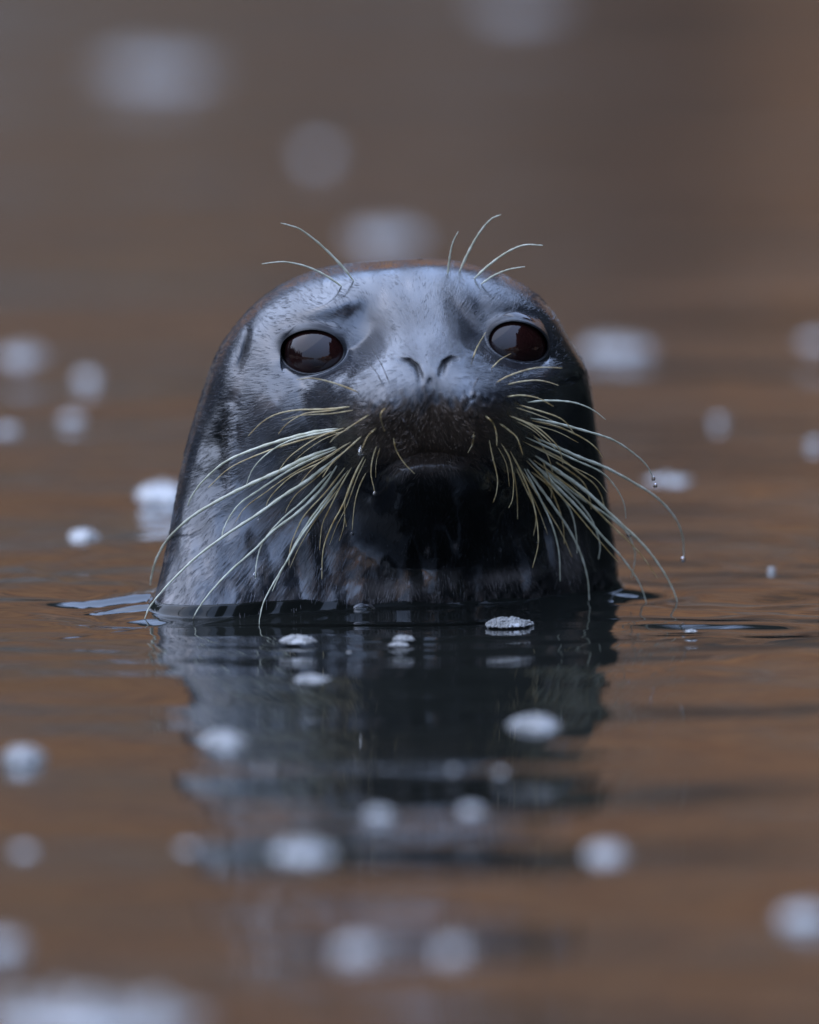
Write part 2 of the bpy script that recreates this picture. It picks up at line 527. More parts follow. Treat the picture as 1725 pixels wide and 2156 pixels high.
# ---- coat colour and painted dark reflections, wetness and lie of the fur, all by place on the body
def blob(px, py, rx_, ry_, rot=0): return gauss(px, py, rx_, ry_, rot)
noiseA = field(PX, PY * 0.6, 11, 24, 40, 160); noiseB = field(PX, PY * 0.6, 12, 24, 14, 50)
base = np.zeros(P.shape)
dark = np.array([.0035, .004, .004]); mid = np.array([.030, .032, .038]); pale = np.array([.115, .100, .092]); brown = np.array([.13, .09, .062])
base[:] = mid * 0.75
w_pale = np.zeros_like(Y)
for b_ in [(575, 845, 30, 14, -25), (505, 800, 12, 40, 15), (552, 838, 14, 10, 0), (690, 1090, 14, 40, 30), (640, 1010, 14, 34, 25), (900, 1160, 5, 8, 25),
           (960, 1150, 5, 6, 0), (820, 1240, 70, 22, 0), (1060, 1215, 60, 14, -10), (1200, 1180, 30, 50, 0), (860, 600, 9, 14, 0), (810, 625, 9, 22, 0)]:
    w_pale = np.maximum(w_pale, blob(*b_) * 0.9)
low = smooth01((PY - 1080) / 150) * smooth01((760 - PX) / 260)
w_pale = np.maximum(w_pale, low * np.clip(0.22 + 0.35 * noiseB + 0.15 * noiseA, 0, 0.9))
chest = .6 * smooth01((PY - 1170) / 90) * np.clip(0.25 + 0.3 * noiseB + 0.2 * noiseA, 0, .6)
w_pale = np.maximum(w_pale, chest)
w_dark = np.clip(smooth01((PX - 1120) / 110) + smooth01((PY - 930) / 120) * smooth01((PX - 690) / 130), 0, 1)  # dark throat coat; right side's mirrored dark trees painted into the colour
w_dark = np.maximum(w_dark, blob(458, 940, 34, 110, 12)); w_dark = np.maximum(w_dark, blob(915, 1090, 200, 110))  # left strip: dark bank reflection painted as colour; throat darkened further
w_brown = np.clip(gauss(906, 900, 165, 85, 0, 4) * 1.05 * smooth01((PY - 822 + 14 * noiseB) / 50), 0, 1)
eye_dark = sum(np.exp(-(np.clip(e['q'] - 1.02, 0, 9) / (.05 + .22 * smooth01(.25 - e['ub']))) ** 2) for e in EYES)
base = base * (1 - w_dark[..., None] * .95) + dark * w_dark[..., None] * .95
base = base * (1 - w_brown[..., None]) + brown * w_brown[..., None]
base = base * (1 - w_pale[..., None]) + pale * w_pale[..., None]
base = base * (1 + .22 * noiseA[..., None] * .6)
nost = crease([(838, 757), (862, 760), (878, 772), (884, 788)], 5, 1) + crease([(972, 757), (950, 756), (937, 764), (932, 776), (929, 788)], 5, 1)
ear = crease([(522, 690), (519, 720), (512, 750), (500, 782)], 9, 1)  # shade in the ear slit, painted dark into the colour
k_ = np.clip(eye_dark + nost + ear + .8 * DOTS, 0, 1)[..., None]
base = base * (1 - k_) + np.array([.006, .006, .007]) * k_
base = np.clip(base, .003, .6)
wet = np.clip(.35 + .25 * noiseA + .7 * w_dark - .5 * w_brown - .3 * low, 0, 1)
wet = np.clip(wet + .8 * blob(975, 660, 26, 60, -30) + .7 * blob(760, 770, 24, 60, 35) + .6 * blob(1000, 740, 50, 24, 25), 0, 1)

nose = at_depth(906, 775, -.05)
V = P - nose
ang = np.arctan2(V[..., 0], V[..., 2])
rad = np.linalg.norm(V, axis=-1)
FU, FV = ang * 0.11, rad
neckw = smooth01((PY - 1000) / 150)

verts = P.reshape(-1, 3)
faces = grid_faces(NR, NCOL, True)
top_i = len(verts)
verts = np.concatenate([verts, [[P[-1, :, 0].mean(), P[-1, :, 1].mean(), ZT]]])
seal = bpy.data.objects.new('seal', None)
seal.location = (0, 0, 0)
COL.objects.link(seal)
tag(seal, 'wet dark grey seal with its whiskered head raised out of the water', 'seal')
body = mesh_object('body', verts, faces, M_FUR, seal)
me = body.data
def put_color(name, arr):
    la = me.color_attributes.new(name, 'FLOAT_COLOR', 'POINT')
    full = np.ones((len(verts), 4), np.float32); full[:NR * NCOL, :3] = arr.reshape(-1, 3)
    la.data.foreach_set('color', full.ravel())
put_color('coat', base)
clm = np.clip(1.0 * w_brown + .9 * blob(975, 665, 24, 62, -28) + .9 * blob(762, 772, 20, 75, 38) + .8 * blob(1000, 742, 62, 22, 22) + .6 * blob(1060, 800, 90, 30, 25)
              + .8 * np.exp(-(np.abs(PX - 484) / 12) ** 2) * smooth01((PY - 840) / 30) * smooth01((1060 - PY) / 40) + .5 * blob(1120, 620, 60, 22, 35) + .7 * blob(690, 930, 40, 50, 0), 0, 1)
ca = me.attributes.new('clumped', 'FLOAT', 'POINT')
cf = np.zeros(len(verts), np.float32); cf[:NR * NCOL] = clm.ravel(); ca.data.foreach_set('value', cf)
ga = me.attributes.new('gloss', 'FLOAT', 'POINT')
gf = np.zeros(len(verts), np.float32); gf[:NR * NCOL] = np.clip((1 - .75 * w_brown) * (1 - .85 * np.clip(eye_dark + nost + ear, 0, 1)), 0, 1).ravel(); ga.data.foreach_set('value', gf)
wa = me.attributes.new('wet', 'FLOAT', 'POINT')
wf = np.zeros(len(verts), np.float32); wf[:NR * NCOL] = wet.ravel(); wa.data.foreach_set('value', wf)
uvl = me.uv_layers.new(name='flow')
li = np.zeros(len(me.loops), np.int32); me.loops.foreach_get('vertex_index', li)
fu = np.append(FU.ravel(), 0)[li].astype(np.float32); fv = np.append(FV.ravel(), 0)[li].astype(np.float32)
fq = fu.reshape(-1, 4)
jump = (fq.max(1) - fq.min(1)) > .3
fq[jump] = np.where(fq[jump] < 0, fq[jump] + 2 * math.pi * .11, fq[jump])
uvl.data.foreach_set('uv', np.stack([fq.ravel(), fv], -1).ravel())

# short wet guard hairs lying along the flow of the coat
gF = np.random.default_rng(55)
du = np.gradient(P, axis=0); dv = np.roll(P, -1, 1) - np.roll(P, 1, 1)
nrm_g = np.cross(dv, du); area = np.linalg.norm(nrm_g, axis=-1); nrm_g = nrm_g / (area[..., None] + 1e-12)
outw = P - np.array([(xl.mean() + xr.mean()) / 2, .10, .08])
nrm_g = nrm_g * np.sign((nrm_g * outw).sum(-1))[..., None]
wgt = area * (Z > -.008) * (np.repeat((sn < .25)[None, :], NR, 0))
for e in EYES: wgt = wgt * (e['q'] > 1.3)
wgt = wgt * (1 - np.clip(nost * 3, 0, 1)) * (Z < ZT - .0008)
wgt = wgt * (1 - .65 * smooth01((860 - PY) / 120) * smooth01((PX - 720) / 60) * smooth01((1080 - PX) / 60)) * (1 - .75 * np.exp(-(((PX - 906) / 95) ** 2 + ((PY - 775) / 50) ** 2)))
wgt = wgt * (1 - .6 * smooth01((PX - 1090) / 90))
cdf = np.cumsum(wgt.ravel()); NH = 15000
pick = np.searchsorted(cdf, gF.random(NH) * cdf[-1])
hp, hn = P.reshape(-1, 3)[pick], nrm_g.reshape(-1, 3)[pick]
jx = (gF.random((NH, 3)) - .5) * .0008
flow = hp - nose
flow = flow / np.linalg.norm(flow, axis=1)[:, None]
flow[:, 2] -= .7 * neckw.ravel()[pick]
wob = field(PX, PY, 61, 12, 30, 120).ravel()[pick] * .22 + gF.normal(0, .10, NH)
tg = flow - (flow * hn).sum(1)[:, None] * hn; tg /= np.linalg.norm(tg, axis=1)[:, None] + 1e-9
bt = np.cross(hn, tg)
tg = tg * np.cos(wob)[:, None] + bt * np.sin(wob)[:, None]
hl = gF.uniform(.004, .008, NH) * (1 - .45 * w_brown.ravel()[pick])
lift = (.00008 + .0003 * gF.random(NH) ** 2) * (1 + 2.0 * clm.ravel()[pick])
pts = np.stack([hp + jx - hn * .0004, hp + jx + tg * (hl * .35)[:, None] + hn * lift[:, None], hp + jx + tg * (hl * .7)[:, None] + hn * (lift * 1.2)[:, None], hp + jx + tg * hl[:, None] + hn * (lift * .6)[:, None]], 1)
fur = bpy.data.hair_curves.new('fur')
fur.add_curves([4] * NH)
fur.points.foreach_set('position', pts.astype(np.float32).ravel())
fur.points.foreach_set('radius', np.tile(np.array([.00007, .00009, .00008, .00003], np.float32), NH))
fc = fur.attributes.new('coat', 'FLOAT_COLOR', 'CURVE')
hc = np.ones((NH, 4), np.float32); hc[:, :3] = base.reshape(-1, 3)[pick] * gF.uniform(1.2, 3.5, NH)[:, None]
fc.data.foreach_set('color', hc.ravel())
fur.materials.append(M_HAIR)
fur_ob = bpy.data.objects.new('fur', fur); COL.objects.link(fur_ob); fur_ob.parent = seal
fur_ob['kind'] = 'stuff'

def uv_sphere(nu, nv):
    th_ = np.linspace(0, math.pi, nv); ph_ = np.linspace(0, 2 * math.pi, nu, endpoint=False)
    T_, F_ = np.meshgrid(th_, ph_, indexing='ij')
    return np.stack([np.sin(T_) * np.cos(F_), np.sin(T_) * np.sin(F_), np.cos(T_)], -1).reshape(-1, 3), grid_faces(nv, nu, True)

sv, sf = uv_sphere(64, 40)
for e in EYES:
    eo = mesh_object('eye', sv * e['r'], sf, M_EYE, seal)
    eo.location = e['centre']

# ------------------------------------------------------------------ whiskers
def z1(p): return (276 + .32 * p[0], 448.5 + .32 * p[1])
def z2(p): return (759 + .32 * p[0], 448.5 + .32 * p[1])
def z3(p): return (276 + .32 * p[0], 793.5 + .32 * p[1])
def z4(p): return (793.5 + .4 * p[0], 793.5 + .4 * p[1])

def catmull(pts, n):
    pts = np.asarray(pts, float)
    ext = np.concatenate([[2 * pts[0] - pts[1]], pts, [2 * pts[-1] - pts[-2]]])
    m = len(pts) - 1
    out = []
    for s_ in np.linspace(0, m, n):
        i = min(int(s_), m - 1); f = s_ - i
        p0, p1, p2, p3 = ext[i:i + 4]
        out.append(.5 * (2 * p1 + (p2 - p0) * f + (2 * p0 - 5 * p1 + 4 * p2 - p3) * f * f + (3 * p1 - p0 - 3 * p2 + p3) * f ** 3))
    return np.array(out)

def tube(path, rad, sides=7):
    n = len(path)
    tan = np.gradient(path, axis=0); tan /= np.linalg.norm(tan, axis=1)[:, None] + 1e-12
    ref = np.array([0, 1, .2]); ref = ref / np.linalg.norm(ref)
    a_ = np.cross(tan, ref); a_ /= np.linalg.norm(a_, axis=1)[:, None] + 1e-9
    b_ = np.cross(tan, a_)
    ph = np.linspace(0, 2 * math.pi, sides, endpoint=False)
    v = path[:, None] + rad[:, None, None] * (np.cos(ph)[None, :, None] * a_[:, None] + np.sin(ph)[None, :, None] * b_[:, None])
    return v.reshape(-1, 3), grid_faces(n, sides, True)

TIPS = {}
def whisker(pts, conv, w, scale, mat, mode='air', back=.5, name='whisker', key=None):
    """pts in photo readings; w: width at the root in those readings; mode water: the tip dips into the water"""
    px = np.array([conv(p) for p in pts])
    n = 12 + 4 * len(px)
    c = catmull(px, n)
    arc = np.concatenate([[0], np.cumsum(np.hypot(*np.diff(c, axis=0).T))]); total = arc[-1]; s_ = arc / total
    sd = surface_depth(c[:, 0], c[:, 1])
    y0 = sd[0] if not np.isnan(sd[0]) else .05
    if mode == 'water':
        y1 = float(on_water(*c[-1])[1])
    else:
        y1 = y0 + back * total * S
    y = y0 + .004 + (y1 - y0 - .004) * s_ ** 1.1
    lift = .0015 + .010 * np.clip(s_ * 4, 0, 1)
    lim = sd - lift
    ok = ~np.isnan(sd)
    ok[:2] = False
    y = np.where(ok, np.minimum(y, np.where(np.isnan(lim), y, lim)), y)
    ker = np.array([1, 2, 3, 2, 1.]) / 9
    yp = np.pad(y, 2, mode='edge'); y = np.convolve(yp, ker, 'valid')
    if mode == 'water': y[-3:] = np.linspace(y[-3], y1, 3)
    y[0] = y0 + .003
    path = at_depth(c[:, 0], c[:, 1], y)
    if mode == 'water':
        path = np.concatenate([path, [path[-1] + (path[-1] - path[-2]) * .8 + np.array([0, 0, -.004])]]); s_ = np.append(s_, 1.0)
    r_ = .67 * w * scale * S * (1.0 - .66 * s_) * (.35 + .65 * smooth01(s_ / .16))
    bead = 1 + .17 * np.sin(np.arange(len(s_)) * 1.9 + rng.uniform(0, 6))
    bead = np.where(s_ > .985, .7, bead)
    v, f = tube(path, r_ * bead)
    base_p = path[0].copy()
    ob = mesh_object(name, v - base_p, f, mat, seal)
    ob.location = base_p
    if key: TIPS[key] = path
    return ob

PA, AM, DK = M_PALE, M_AMBER, M_DARK
LEFT_W = [  # photo readings, root width, colour, mode, backward slope
    ([(1465, 192), (1300, 212), (1100, 218), (960, 245), (860, 300), (770, 390)], 11, AM, 'air', .3),
    ([(1420, 200), (1290, 225), (1150, 240), (1060, 285), (1010, 325), (970, 375)], 9, AM, 'air', .3),
    ([(1370, 338), (1200, 365), (1000, 415), (800, 480), (620, 560), (480, 680), (400, 785), (375, 845)], 21, PA, 'air', .45),
    ([(1390, 345), (1150, 390), (1000, 440), (880, 520), (800, 610), (760, 705)], 13, PA, 'air', .3),
    ([(1420, 330), (1250, 390), (1130, 460), (1040, 530), (985, 600), (965, 640)], 9, AM, 'air', .25),
    ([(1360, 455), (1150, 535), (1000, 610), (800, 700), (600, 800), (400, 920), (250, 1060), (170, 1190), (135, 1310), (128, 1368)], 25, PA, 'air', .45),
    ([(1370, 465), (1150, 560), (1000, 640), (850, 740), (720, 830), (650, 920), (610, 1000), (598, 1050)], 16, PA, 'air', .3),
    ([(1400, 460), (1250, 560), (1080, 640), (980, 720), (910, 800), (888, 850)], 10, AM, 'air', .25),
    ([(1390, 500), (1240, 620), (1150, 690), (1000, 785), (840, 900), (640, 1030), (450, 1170), (300, 1310), (180, 1440), (120, 1520), (92, 1585)], 22, PA, 'water', 0),
    ([(1395, 505), (1300, 590), (1200, 680), (1090, 770), (1035, 850), (1015, 895)], 9, AM, 'air', .25),
    ([(1370, 560), (1260, 730), (1100, 890), (940, 1010), (820, 1130), (650, 1280), (520, 1420), (440, 1530), (408, 1592)], 19, PA, 'water', 0),
    ([(1350, 590), (1150, 800), (1000, 930), (900, 1040), (850, 1130), (825, 1230), (818, 1330)], 14, PA, 'air', .2),
    ([(1420, 580), (1280, 760), (1150, 900), (1090, 1010), (1050, 1120), (1038, 1240)], 11, AM, 'air', .2),
    ([(1420, 620), (1250, 870), (1120, 1050), (1020, 1220), (930, 1370), (870, 1490), (845, 1597)], 16, PA, 'water', 0),
    ([(1400, 650), (1200, 910), (1090, 1080), (1020, 1220), (965, 1330), (930, 1410)], 14, PA, 'air', .2),
    ([(1460, 580), (1380, 720), (1300, 880), (1260, 970), (1245, 1080), (1242, 1140)], 10, AM, 'air', .2),
    ([(1540, 510), (1470, 650), (1400, 830), (1330, 960), (1280, 1080), (1260, 1180), (1256, 1330)], 13, AM, 'air', .2),
    ([(1620, 330), (1560, 390), (1530, 450), (1516, 490)], 10, AM, 'air', .1),
    ([(1622, 440), (1590, 540), (1580, 640), (1598, 730), (1606, 765)], 9, AM, 'air', .1),
    ([(1552, 620), (1500, 730), (1470, 850), (1455, 1010)], 9, AM, 'air', .15),
    ([(1445, 690), (1412, 800), (1405, 900), (1418, 985)], 9, AM, 'air', .15),
    ([(1680, 200), (1645, 240), (1650, 300), (1670, 360)], 8, AM, 'air', .1),
    ([(1580, 240), (1440, 330), (1350, 390), (1310, 430)], 8, AM, 'air', .1),
    ([(1530, 380), (1430, 470), (1330, 560), (1260, 660)], 11, AM, 'air', .2),
    ([(1460, 420), (1330, 500), (1200, 600), (1120, 690)], 9, AM, 'air', .2),
    ([(1505, 105), (1400, 62), (1280, 25), (1180, 8), (1090, 18)], 9, AM, 'air', .1),
    ([(1550, 160), (1450, 165), (1370, 185)], 7, DK, 'air', .1),
    ([(1410, 850), (1400, 980), (1370, 1080)], 6, AM, 'air', .1),
]
for pts, w, m, mode, back in LEFT_W:
    whisker(pts, z3, w, .32, m, mode, back)
RIGHT_W = [
    ([(680, 105), (760, 97), (850, 112), (930, 155)], 7, AM, 'air', .2),
    ([(780, 135), (900, 125), (1020, 132), (1100, 155), (1155, 185), (1205, 225)], 10, PA, 'air', .5),
    ([(740, 145), (860, 180), (950, 210), (1000, 245), (1045, 305)], 8, AM, 'air', .3),
    ([(800, 215), (950, 245), (1100, 285), (1240, 330), (1350, 400), (1420, 465), (1458, 535)], 13, PA, 'air', .6),
    ([(810, 228), (960, 265), (1080, 320), (1150, 370), (1190, 425)], 10, AM, 'air', .4),
    ([(820, 315), (950, 370), (1060, 420), (1200, 475), (1350, 555), (1480, 640), (1570, 740), (1610, 840), (1617, 955)], 15, PA, 'air', .6),
    ([(780, 315), (900, 370), (1050, 440), (1180, 500), (1250, 570), (1300, 660), (1312, 745)], 10, PA, 'air', .5),
    ([(820, 360), (960, 425), (1060, 500), (1140, 560), (1180, 620), (1197, 680)], 9, AM, 'air', .4),
    ([(820, 405), (960, 500), (1100, 600), (1250, 740), (1400, 880), (1500, 1010), (1560, 1120), (1585, 1192)], 17, PA, 'water', 0),
    ([(860, 470), (1050, 620), (1200, 720), (1310, 810), (1350, 890), (1360, 960), (1340, 1060)], 11, PA, 'air', .5),
    ([(790, 420), (930, 560), (1050, 680), (1180, 830), (1290, 950), (1380, 1080), (1420, 1188)], 14, PA, 'water', 0),
    ([(830, 460), (980, 580), (1080, 680), (1140, 770), (1175, 880), (1168, 960)], 11, PA, 'air', .4),
    ([(780, 470), (850, 570), (930, 680), (1010, 800), (1070, 920), (1110, 1060), (1120, 1192)], 13, PA, 'water', 0),
    ([(860, 500), (980, 640), (1030, 730), (1050, 830), (1055, 930)], 10, PA, 'air', .3),
    ([(770, 470), (870, 660), (930, 800), (960, 930), (966, 1075)], 11, PA, 'air', .25),
    ([(700, 385), (760, 500), (810, 620), (840, 740), (850, 880), (820, 1005)], 10, AM, 'air', .2),
    ([(650, 340), (700, 430), (720, 540), (715, 640), (695, 690)], 9, AM, 'air', .2),
    ([(730, 470), (790, 600), (830, 690), (838, 760), (825, 835)], 8, AM, 'air', .2),
    ([(750, 220), (850, 270), (930, 340), (965, 390), (980, 460)], 8, AM, 'air', .3),
    ([(800, 490), (900, 570), (950, 670), (980, 770), (988, 880)], 9, AM, 'air', .3),
    ([(720, 490), (738, 620), (742, 750)], 7, AM, 'air', .2),
    ([(590, 320), (610, 420), (635, 530), (630, 610), (613, 660)], 7, AM, 'air', .1),
    ([(565, 200), (610, 240), (630, 300), (632, 365)], 7, AM, 'air', .1),
    ([(512, 285), (505, 350), (480, 400)], 7, AM, 'air', .1),
    ([(85, 310), (105, 390), (150, 460), (200, 510)], 7, AM, 'air', .1),
    ([(640, 240), (700, 285), (740, 325), (770, 410)], 9, AM, 'air', .2),
    ([(930, 440), (1020, 500), (1090, 560), (1120, 640), (1130, 695)], 8, AM, 'air', .3),
    ([(130, 200), (160, 270), (210, 350)], 6, DK, 'air', .1),
    ([(870, 430), (915, 560), (920, 640)], 7, AM, 'air', .2),
    ([(820, 300), (870, 360), (910, 440), (925, 500)], 8, AM, 'air', .2),
    ([(690, 200), (800, 250), (900, 330), (940, 380)], 8, AM, 'air', .2),
]
for pts, w, m, mode, back in RIGHT_W:
    whisker(pts, z4, w, .4, m, mode, back)
# thinner hairs growing between the big ones
for lst, conv, sc_ in ((LEFT_W, z3, .32), (RIGHT_W, z4, .4)):
    for i, (pts, w, m, mode, back) in enumerate(lst):
        if i % 2 == 0 and len(pts) > 4 and len(pts) < 9:
            o_ = np.array([rng.uniform(8, 22), rng.uniform(10, 26)])
            q_ = [tuple(np.array(p_) + o_ * (1 + .25 * k2) * (1 if lst is LEFT_W else np.array([-1, 1]))) for k2, p_ in enumerate(pts[:-2])]
            whisker(q_, conv, w * .55, sc_, AM, 'air', .25)
for pts, w, m in [([(885, 1120), (980, 1070), (1100, 1030), (1200, 1015), (1330, 1020)], 9, AM), ([(960, 1130), (1050, 1110), (1150, 1100), (1230, 1110), (1305, 1135)], 8, AM),
                  ([(860, 1025), (920, 965), (990, 925)], 7, AM), ([(740, 960), (770, 880), (825, 785)], 9, AM), ([(780, 1080), (755, 1120), (735, 1160)], 6, DK)]:
    whisker(pts, z2, w, .32, m, 'air', .1)
for pts in [[(1700, 1115), (1650, 1000), (1590, 895)], [(1648, 1110), (1610, 1040), (1555, 980)]]:
    whisker(pts, z1, 6, .32, DK, 'air', .05)
for pts, w in [([(575, 410), (590, 280), (610, 190), (645, 120)], 13), ([(650, 390), (720, 240), (790, 120), (860, 40), (925, 10)], 15),
               ([(740, 440), (850, 340), (970, 255), (1080, 210), (1200, 212)], 14), ([(785, 475), (880, 410), (980, 370), (1085, 352)], 11)]:
    whisker(pts, z2, w, .32, PA, 'air', -.15, 'brow_whisker')
for pts, w in [([(1475, 460), (1390, 350), (1250, 210), (1120, 110), (1040, 80), (985, 65)], 15), ([(1405, 495), (1280, 410), (1150, 350), (1020, 322), (930, 325), (860, 335)], 13)]:
    whisker(pts, z1, w, .32, PA, 'air', -.15, 'brow_whisker')

# ------------------------------------------------------------------ water: one sheet, rings round the seal out to the far shore
row0 = int(np.argmin(np.abs(zrow)))
ring = P[row0][:, :2]
wc = np.array([ring[:, 0].mean(), ring[:, 1].mean()])
ra = np.arctan2(ring[:, 1] - wc[1], ring[:, 0] - wc[0]); rr = np.hypot(*(ring - wc).T)
oo = np.argsort(ra); ra, rr = ra[oo], rr[oo]
NPH = 1100
phi = np.linspace(-math.pi, math.pi, NPH, endpoint=False)
rc = np.interp(phi, ra, rr, period=2 * math.pi)
d_list = [-.030, -.012, -.006, -.003, -.0015, 0.0]
st = .0004
while d_list[-1] < 160:
    d_list.append(d_list[-1] + st)
    st = min(st * 1.045, .0045) if d_list[-1] < .9 else st * 1.05
dd = np.array(d_list)
PHI, DD = np.meshgrid(phi, dd)
WR = rc[None, :] * np.exp(-np.clip(DD, 0, None) / .6) + .16 * (1 - np.exp(-np.clip(DD, 0, None) / .6)) + DD
WX = wc[0] + WR * np.cos(PHI); WY = wc[1] + WR * np.sin(PHI)
spacing = np.maximum(np.gradient(dd)[:, None], WR * 2 * math.pi / NPH)
WZ = np.zeros_like(WX)
lam, ang_, ph_, g_ = waves(21, 46, .05, .75)
for l, p_ in zip(lam, ph_):
    a_ = math.pi / 2 + g_.normal(0, .55)
    slope = .0046 * (l / .2) ** .15
    att = smooth01((l / spacing - 3) / 3)
    WZ += att * slope * l / (2 * math.pi) * np.sin(2 * math.pi / l * (WX * math.cos(a_) + WY * math.sin(a_)) + p_)
# rings spreading from the head
for l, amp, ph in [(.055, .00045, .3), (.09, .0008, 1.7), (.15, .0012, 2.9)]:
    WZ += amp * np.sin(2 * math.pi * DD / l + ph + .5 * np.sin(PHI * 3 + ph)) * np.exp(-np.clip(DD, 0, None) / .22) * smooth01((l / spacing - 3) / 3)
# water drawn up the wet fur
men = .0034 + .0006 * np.sin(PHI * 5 + 1)
WZ += men * np.log1p(np.exp(np.clip((.0022 - DD) / .00055, -40, 8))) / 4.0 + .0018 * np.exp(-(np.clip(DD, 0, None) / .03))
def swell(px, py, lx, ly, h_, rot=0):
    c_ = on_water(px, py)
    dx, dy = WX - c_[0], WY - c_[1]
    c1, s1 = math.cos(R(rot)), math.sin(R(rot))
    return h_ * np.exp(-((dx * c1 + dy * s1) / lx) ** 2 - ((-dx * s1 + dy * c1) / ly) ** 2)
WZ += swell(245, 1272, .045, .012, .0035, 4) + swell(300, 1287, .03, .007, .0025, 0)
WZ += swell(1500, 1312, .09, .02, .0022, -6) + swell(1150, 1272, .05, .012, .002, -20)
water = mesh_object('water', np.stack([WX, WY, WZ], -1).reshape(-1, 3), grid_faces(len(dd), NPH, True), M_WATER)
tag(water, 'calm dark water mirroring brown and orange shore', 'water', kind='structure')

# ------------------------------------------------------------------ shore round the cove (seen only mirrored in the water and the eyes)
gx = np.linspace(-100, 90, 220); gy = np.linspace(-90, 90, 200)
GX, GY = np.meshgrid(gx, gy)
edge = 2.0 * field(GX, GY, 31, 10, 8, 40)
d_far = GY - 24 - edge - .02 * GX
d_right = GX - 11 - edge
d_left = -GX - 34 - edge
d_near = np.minimum(-GY - 12.5 - edge * .5, GX + 4)
hgt = np.maximum.reduce([np.clip(d_far * .62, -2, 14), np.clip(d_right * .5, -2, 9), np.clip(d_near * .35, -2, 5), np.clip(d_left * .4, -2, 3)])
hgt = hgt + np.where(hgt > -1.5, .55 * field(GX, GY, 32, 20, 1.8, 9), 0) - .3
shore = mesh_object('shore', np.stack([GX, GY, hgt], -1).reshape(-1, 3), grid_faces(len(gy), len(gx), False), M_SHORE)
tag(shore, 'rocky shore with orange brown weed round the cove', 'shore', kind='structure')

def conifer(base_p, height, g):
    """a cone of drooping sprays round a dense dark heart"""
    n = int(460 * height / 10)
    zf = g.uniform(.06, 1, n) ** .9
    L = height * .2 * (1.03 - zf) * (0.75 + .5 * g.random(n)) + .15; an = g.uniform(0, 2 * math.pi, n); wv = .30 + .35 * (1 - zf)
    d = np.stack([np.cos(an), np.sin(an), np.full(n, -.35)], -1); sd_ = np.stack([-np.sin(an), np.cos(an), np.zeros(n)], -1)
    p0 = base_p + np.stack([np.zeros(n), np.zeros(n), zf * height], -1)
    m_ = p0 + d * (L * .6)[:, None]
    V_ = np.stack([p0, m_ + sd_ * wv[:, None], p0 + d * L[:, None], m_ - sd_ * wv[:, None], m_ + np.array([0, 0, .25])], 1).reshape(-1, 3)
    i0 = np.arange(n)[:, None] * 5
    F_ = np.concatenate([i0 + np.array(t_) for t_ in ((0, 1, 4), (1, 2, 4), (2, 3, 4), (3, 0, 4))])
    ca_ = np.linspace(0, 2 * math.pi, 9, endpoint=False); rc_ = height * .14 * (.8 + .4 * g.random(9))
    core = np.concatenate([base_p + np.stack([np.cos(ca_) * rc_, np.sin(ca_) * rc_, .05 * height * g.random(9)], -1), [base_p + np.array([0, 0, height * .97])]])
    cf_ = np.stack([np.arange(9), (np.arange(9) + 1) % 9, np.full(9, 9)], -1) + len(V_)
    return np.concatenate([V_, core]), np.concatenate([F_, cf_])

gT = np.random.default_rng(99)
WV, WF, WN = [], [], 0
def plant(x, y, hmin, hmax):
    global WN
    i = np.argmin(np.abs(gx - x)); j = np.argmin(np.abs(gy - y))
    v_, f_ = conifer(np.array([x, y, hgt[j, i] - .3]), gT.uniform(hmin, hmax), gT)
    WV.append(v_); WF.append(f_ + WN); WN += len(v_)
for i in range(110):                    # right-hand side of the cove
    plant(12.0 + gT.uniform(0, 6), -20 + i * .46 + gT.uniform(-.5, .5), 19, 27)
for i in range(30):                     # behind the lens, higher towards the right
    plant(9.5 + i * .45 + gT.uniform(-.4, .4), -17 - gT.uniform(0, 5), 2.5 + .5 * i, 4.5 + .55 * i)
for i in range(40):                     # low wood across the open side, added unseen to darken the cheek's edge
    plant(-37 - gT.uniform(0, 5), -20 + i * 1.3 + gT.uniform(-.5, .5), 8, 12)
for i in range(34):                     # left end of the far shore
    plant(-44 + i * .8 + gT.uniform(-.4, .4), 27.5 + gT.uniform(0, 6), 11, 17)
for i in range(50):                     # top of the far shore
    plant(-55 + i * 2.2, 46 + gT.uniform(0, 8), 7, 12)
wood = mesh_object('woodland', np.concatenate(WV), np.concatenate(WF), M_LEAF, smooth=False)
tag(wood, 'dark conifer wood on the shore round the cove', 'woodland', kind='stuff')

